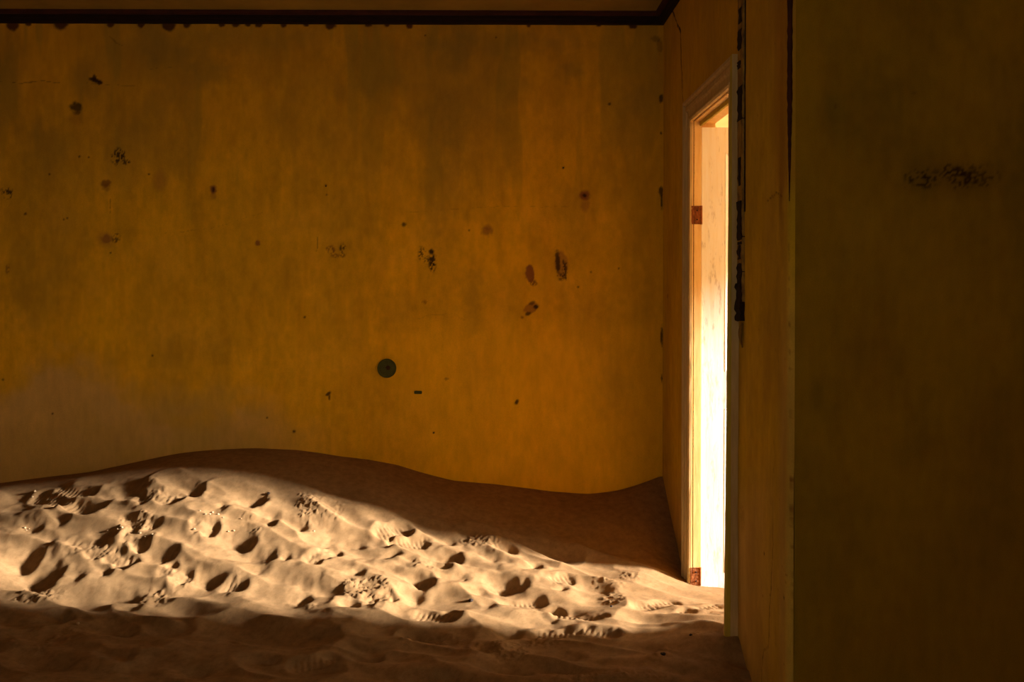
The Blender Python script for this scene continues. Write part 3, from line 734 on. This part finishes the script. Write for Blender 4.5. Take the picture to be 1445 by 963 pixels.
def sand_h(x, y):
    h = base_h(x, y)
    wild = sstep(.95, .1, np.abs((y - 4.35) / 1.15) ** 1.5 * .75)          # trodden strip
    smooth_slip = sstep(4.78 + .10 * (.95 - 0), 5.05, y - .13 * (.95 - x) * .6)      # untouched slope by the wall
    rt = sstep(.3, .9, x)
    amp = (1 - smooth_slip) * (1 - .55 * rt)
    n1 = fbm(x * 5.2 + 3, y * 6.5, 500, 3)
    n2 = 1 - np.abs(2 * fbm(x * 2.3 - y * .9 + 8, y * 6.4 + x * 2.2, 510, 2) - 1)        # soft ridges
    h = h + amp * ((n1 - .5) * .014 + (n2 - .72) * .046)
    big = sstep(5.35, 4.9, y) * (1 - .6 * rt) * sstep(3.5, 4.1, y)
    n3 = 1 - np.abs(2 * fbm(x * 2.0 - y * .6 + 2, y * 3.6 + x * 1.5, 515, 2) - 1)
    h = h + big * (n3 - .70) * .055
    h = h + amp * (fbm(x * 18, y * 24, 520, 3) - .5) * .003
    h = h + (fbm(x * 2.0, y * 2.0, 530, 3) - .5) * .020 * smooth_slip
    # wind ripples near the doorway
    rp = np.maximum(rt * sstep(4.75, 4.3, y), .8 * sstep(4.0, 3.7, y) * sstep(-2.2, 0, x)) * 1.5
    h = h + rp * .0035 * np.sin(2 * math.pi * (y * 7 + .8 * x + 1.4 * fbm(x * 2.5, y * 3, 540, 3))) 
    for i, (p, q, w, dp, tr) in enumerate(marks):
        c = (p + q) / 2; L = max(np.hypot(*(q - p)), .02); R = L / 2 + w + .08
        m = (np.abs(x - c[0]) < R) & (np.abs(y - c[1]) < R)
        if not m.any(): continue
        d = (q - p) / L
        ux, uy = x[m] - p[0], y[m] - p[1]
        s = ux * d[0] + uy * d[1]; t = -ux * d[1] + uy * d[0]
        r = w / 2
        t = t + .012 * np.sin(s * 9 + i)
        sc = np.clip(s, r * .6, max(L - r * .6, r * .6 + .001))
        waist = 1 - .22 * np.exp(-((s / L - .42) / .16) ** 2) * (1 if tr else .3)
        dist = np.hypot(s - sc, t) / waist - r
        dist = dist + (fbm(x[m] * 22 + i, y[m] * 22, 600 + i % 20, 3) - .5) * .022
        soft = .018 if tr else .026 + .02 * np.clip(1 - s / L, 0, 1)
        inside = sstep(soft, -soft, dist)
        tilt = (.55 + .55 * np.clip(s / L, 0, 1)) if tr else (.10 + 1.15 * np.clip(s / L, 0, 1) ** 1.3)          # toes press deeper
        bowl = 1.0 if tr else (1 + .6 * np.clip(-dist / r, 0, 1))
        rim = np.exp(-((dist - soft * 1.25) / .020) ** 2) * (.5 + .9 * fbm(x[m] * 9, y[m] * 9 + i, 640, 2) - .25)
        dh = -dp * .68 * inside * tilt * bowl + dp * .20 * rim
        if tr == 1:
            dh = dh + .0022 * inside * np.tanh(2 * np.sin(s * 2 * math.pi / .022 + 2 * fbm(x[m] * 12, y[m] * 12, 670, 2))) * sstep(.5, .15, np.abs(np.abs(t) / r - .45))
        if tr == 2:
            dh = dh + inside * (fbm(x[m] * 70, y[m] * 70, 660, 3) - .5) * .011
        h[m] += dh
    # crumbs thrown up in the trodden strip
    cr = sstep(.66, .80, fbm(x * 3.5, y * 5, 560, 3)) * amp
    h = h + cr * sstep(.62, .80, vnoise(x * 110, y * 110, 561)) * .006
    # keep the mesh from crossing the leaf or the walls with spikes
    return h

def sand_col(x, y):
    base = np.tile(np.array((0.29, 0.168, 0.076)), (len(x), 1))
    f = fbm(x * 3, y * 3, 700, 4)
    base *= (.90 + .20 * f)[:, None]
    f = sstep(.45, .75, fbm(x * 7 + 2, y * 11, 710, 5))
    base = lerp(base, f * .25, (0.22, 0.118, 0.045))
    f = sstep(.70, .82, vnoise(x * 150, y * 150, 715))
    base = lerp(base, f * .25, (0.16, 0.085, 0.032))
    return base

A = axis((XL - .02, -2.95, .04), (-2.95, 1.0, .0062), (1.0, XPIER, .05))
B = axis((YREAR, 3.25, .05), (3.25, YB + .008, .0062))
me = grid_mesh('sand_drift', A, B, lambda a, b: np.stack([a, b, sand_h(a, b)], -1), keep=lambda a, b: ((a < XR + .006) | ((b < YC) & (a < XPIER)) | ((b > YO0 - .004) & (b < YO1 + .006) & (a < 1.0))) & (a > XL) & (b > YREAR) & (b < YB + .006), colors=sand_col)
tag(link_mesh('sand_drift', me, M_SAND, smooth=True), 'drift of footprinted desert sand banked against the yellow back wall', 'sand', kind='stuff')
A = axis((1.0, 1.9, .012), (1.9, 4.8, .04), (4.8, 12.0, .4)); B = axis((2.5, 3.7, .05), (3.7, 4.83, .012), (4.83, 6.4, .05))
me = grid_mesh('sand_drift', A, B, lambda a, b: np.stack([a, b, sand_h(a, b)], -1), colors=sand_col,
               keep=lambda a, b: ((a < 1.076) & (b > YO0) & (b < YO1 + .055)) | ((a >= 1.076) & (a < NX) & (b > 2.5) & ((b > 3.30) | (a > 2.1))) | ((a >= NX) & (b > 2.7) & (b < 5.9)))
tag(link_mesh('sand_drift', me, M_SAND, smooth=True), 'bright sunlit sand on the floor beyond the doorway', 'sand', kind='stuff')
shell('ground', (4.9, 40, -20, 30, -.5, -.28), simple_mat('open_desert_sand', (0.55, 0.38, 0.22), 1.0, (0.45, 0.30, 0.17), .5, .5))  # unseen ground, coloured lighter than the drift to bounce light indoors

# ------------------------------------------------------------------ round mounting block
cx, cz = on_back(546, 520)
disc = empty('mounting_block', (cx, YB, cz))
tag(disc, 'round dark green mounting block with a hole, fixed on the yellow wall', 'wall fitting')
def lathe(name, prof, centre, mat, parent, seg=48, wob=0.0):
    bm = bmesh.new(); rings = []
    for (r, o) in prof:
        rings.append([bm.verts.new((centre[0] + r * math.cos(2 * math.pi * i / seg) * (1 + wob * math.sin(i * 1.7)), YB - o, centre[1] + r * math.sin(2 * math.pi * i / seg))) for i in range(seg)])
    for a, b in zip(rings[:-1], rings[1:]):
        for i in range(seg): bm.faces.new((a[i], a[(i + 1) % seg], b[(i + 1) % seg], b[i]))
    bm.faces.new(rings[-1]); bm.faces.new(rings[0])
    bmesh.ops.recalc_face_normals(bm, faces=bm.faces[:])
    me = bpy.data.meshes.new(name); bm.to_mesh(me); bm.free()
    return link_mesh(name, me, mat, parent)
R = 13.4 * S
lathe('disc', [(R, -.004), (R, .008), (R - .003, .011), (R - .008, .011), (R - .010, .0095), (R - .014, .0095), (R - .016, .011), (.016, .011), (.0135, .0105), (.0125, .006)], (cx, cz), M_DISC, disc, wob=.006)
lathe('cable_hole', [(.0128, .0), (.0125, .0112), (.006, .0118), (.004, .0125)], (cx + .008, cz + .004), M_HOLE, disc, 18, wob=.14)
# small wooden plug set in the plaster
x, z = on_back(590, 554)
plug = box_obj('wall_plug', (x - .022, x + .022, YB - .006, YB + .004, z - .009, z + .009), M_DISC, bevel=.003)
tag(plug, 'small dark rectangular wooden plug in the wall, right of the round block', 'plug')
def nail(px_, py_, label):
    x, z = on_back(px_, py_)
    bm = bmesh.new(); bmesh.ops.create_cone(bm, cap_ends=True, segments=12, radius1=.0045, radius2=.0035, depth=.012)
    bmesh.ops.rotate(bm, verts=bm.verts[:], matrix=__import__('mathutils').Matrix.Rotation(math.radians(90), 3, 'X'))
    bmesh.ops.translate(bm, verts=bm.verts[:], vec=(x, YB - .002, z))
    me = bpy.data.meshes.new('nail'); bm.to_mesh(me); bm.free()
    tag(link_mesh('nail', me, M_HOLE), label, 'nail')
nail(460, 263, 'small dark nail head high in the middle of the yellow wall')
nail(795, 237, 'small dark nail head above the brown knot mark, right part of the wall')
nail(612, 611, 'small dark nail head low on the wall just above the sand')

# ------------------------------------------------------------------ batten beside the door
batten = empty('wooden_batten', (XR, 3.79, 1.3))
tag(batten, 'narrow vertical wooden batten with charred stretches beside the doorway', 'batten')
zb = on_side(1048, 453)[1]
def strip(name, z0, z1, y0, y1, t, mat, rag=.004, n=None):
    n = n or max(6, int((z1 - z0) / .012)); bm = bmesh.new(); rings = []
    for i in range(n):
        z = z0 + (z1 - z0) * i / (n - 1)
        a = y0 + random.uniform(-rag, rag) * .6; b = y1 + random.uniform(-rag, rag); x = XR - t + random.uniform(-.3, .3) * rag
        rings.append([bm.verts.new(p) for p in ((XR + .012, a, z), (x + .001, a, z), (x, a + .003, z), (x, (a + b) / 2, z + random.uniform(-.3, .3) * rag), (x, b - .003, z), (x + .001, b, z), (XR + .012, b, z))])
    k = 7
    for a, b in zip(rings[:-1], rings[1:]):
        for j in range(k): bm.faces.new((a[j], a[(j + 1) % k], b[(j + 1) % k], b[j]))
    bm.faces.new(rings[0]); bm.faces.new(rings[-1]); bmesh.ops.recalc_face_normals(bm, faces=bm.faces[:])
    me = bpy.data.meshes.new(name); bm.to_mesh(me); bm.free()
    return link_mesh(name, me, mat, batten)
def zs(y): return on_side(1048, y)[1]
M_OLDP = simple_mat('flaking_batten_paint', (0.55, 0.33, 0.05), 0.85, (0.10, 0.05, 0.02), 28, 0.42, (1, 1, .4), bump=.4)
o = strip('painted_wood', zb + .05, ZC - .06, 3.752, 3.832, .010, M_OLDP, .002); o['label'] = 'flaking ochre painted wood'
for (ya, yb, w0, w1) in ((12, 33, 3.768, 3.812), (42, 70, 3.765, 3.828), (86, 96, 3.785, 3.828), (122, 170, 3.757, 3.822), (222, 262, 3.775, 3.815), (284, 345, 3.757, 3.824), (346, 366, 3.775, 3.812), (372, 402, 3.757, 3.826), (400, 453, 3.755, 3.836)):
    o = strip('charred_wood', zs(yb), zs(ya), w0, w1, .0125 if yb != 453 else .016, M_CHAR, .010); o['label'] = 'charred black stretch of wood'
strip('edge_gap', zs(300), ZC - .06, 3.742, 3.752, .004, M_CHAR, .0015)

# curled flake hanging below the batten
zc = zs(472)
bm = bmesh.new(); rows = []
for i in range(15):
    t = i / 14; wdt = .018 * math.sin(math.pi * min(1, t * 1.05 + .05)) ** .6 + .002
    rows.append([bm.verts.new((XR - .003 - .014 * math.sin(math.pi * t) * (1 - .5 * abs(s)) - .002 * s, 3.775 + s * wdt + .006 * math.sin(t * 5), zc + .045 - .095 * t)) for s in (-1, -.5, 0, .5, 1)])
for a, b in zip(rows[:-1], rows[1:]):
    for j in range(4): bm.faces.new((a[j], a[j + 1], b[j + 1], b[j]))
bmesh.ops.solidify(bm, geom=bm.faces[:], thickness=.0018)
me = bpy.data.meshes.new('plaster_flake'); bm.to_mesh(me); bm.free()
tag(link_mesh('plaster_flake', me, M_OLDP, smooth=True), 'small curled flake hanging on the wall just below the charred batten', 'flake')

# dark corner bead on the upper part of the outer corner
bm = bmesh.new(); rings = []; n = 70; z0, z1 = on_side(1112, 284)[1], ZC - .001
for i in range(n):
    t = i / (n - 1); z = z0 + (z1 - z0) * t
    r = .0085 * min(1, .15 + t * 3.2) * random.uniform(.8, 1.15)
    c = (XR + .004, YC + .003)
    rings.append([bm.verts.new((c[0] + r * math.cos(2 * math.pi * j / 10), c[1] + r * math.sin(2 * math.pi * j / 10), z)) for j in range(10)])
for a, b in zip(rings[:-1], rings[1:]):
    for j in range(10): bm.faces.new((a[j], a[(j + 1) % 10], b[(j + 1) % 10], b[j]))
bm.faces.new(rings[0]); bm.faces.new(rings[-1])
me = bpy.data.meshes.new('corner_bead'); bm.to_mesh(me); bm.free()
tag(link_mesh('corner_bead', me, M_CORN2, smooth=True), 'thin dark wooden bead on the outer wall corner, ending halfway up', 'bead')

# ------------------------------------------------------------------ clods and stones on the sand
def lump(name, x, y, size, mat, squash=.7, seed=0):
    r = random.Random(seed); bm = bmesh.new(); bmesh.ops.create_icosphere(bm, subdivisions=2, radius=1)
    for v in bm.verts:
        v.co *= 1 + r.uniform(-.22, .22); v.co.z *= squash; v.co.x *= r.uniform(.95, 1.1)
    bm.normal_update()
    me = bpy.data.meshes.new(name)
    a = np.array([x]); b = np.array([y]); z = float(sand_h(a, b)[0])
    for v in bm.verts: v.co = v.co * size
    bm.to_mesh(me); bm.free()
    o = link_mesh(name, me, mat); o.location = (x, y, z + size * squash * .45)
    return o
clods = {
 ('tiny pale clod at the heel of the uppermost left tread print', 'clods at the left tread print'): [(49, 694, .010), (46, 698, .007)],
 ('tiny pale clod on the dim sand at the far left, above the large hollow', 'clods on the far left sand'): [(35, 741, .008), (37, 744, .006), (41, 742, .005)],
 ('tiny pale clod in the crumbled print left of the broad round hollow', 'clods in the crumbled left print'): [(172, 753, .008), (166, 753, .006), (152, 752, .007), (205, 762, .006), (215, 761, .006), (198, 757, .006)],
 ('tiny pale clod in the scuffed patch of broken sand under the dune crest', 'clods in the scuffed patch'): [(300, 727, .007), (296, 733, .007), (308, 731, .007), (290, 736, .006), (322, 749, .006), (330, 747, .006), (274, 752, .007), (282, 730, .006), (315, 735, .005), (340, 733, .005)],
 ('tiny pale clod in the shaded sand at the bottom left', None): [(110, 883, .009)],
 ('tiny pale clod on the lit ripple in the middle, below the dune shadow', None): [(443, 748, .006)]}
n_clod = 0
for (lab, grp), spots in clods.items():
    for (x, y, s) in spots:
        p = ground_hit(x, y); n_clod += 1
        tag(lump('sand_clod', p[0], p[1], s * .8, M_CLOD, .75, n_clod), lab, 'clod', grp)
for i, (x, y, s, lab) in enumerate(((664, 849, .010, 'small dark stone lying on a lit sand slope above the shadow edge'), (936, 928, .009, 'small black stone in shaded rippled sand before the doorway'),
                                    (975, 900, .006, 'tiny black stone in shaded sand nearest the doorway casing'), (379, 691, .008, 'small dark stone on the lit sand just below the dune shadow'), (863, 861, .006, 'tiny dark stone on the lit smooth sand near the doorway'))):
    p = ground_hit(x, y)
    tag(lump('small_stone', p[0], p[1], s, M_PEB, .8, 50 + i), lab, 'stone')
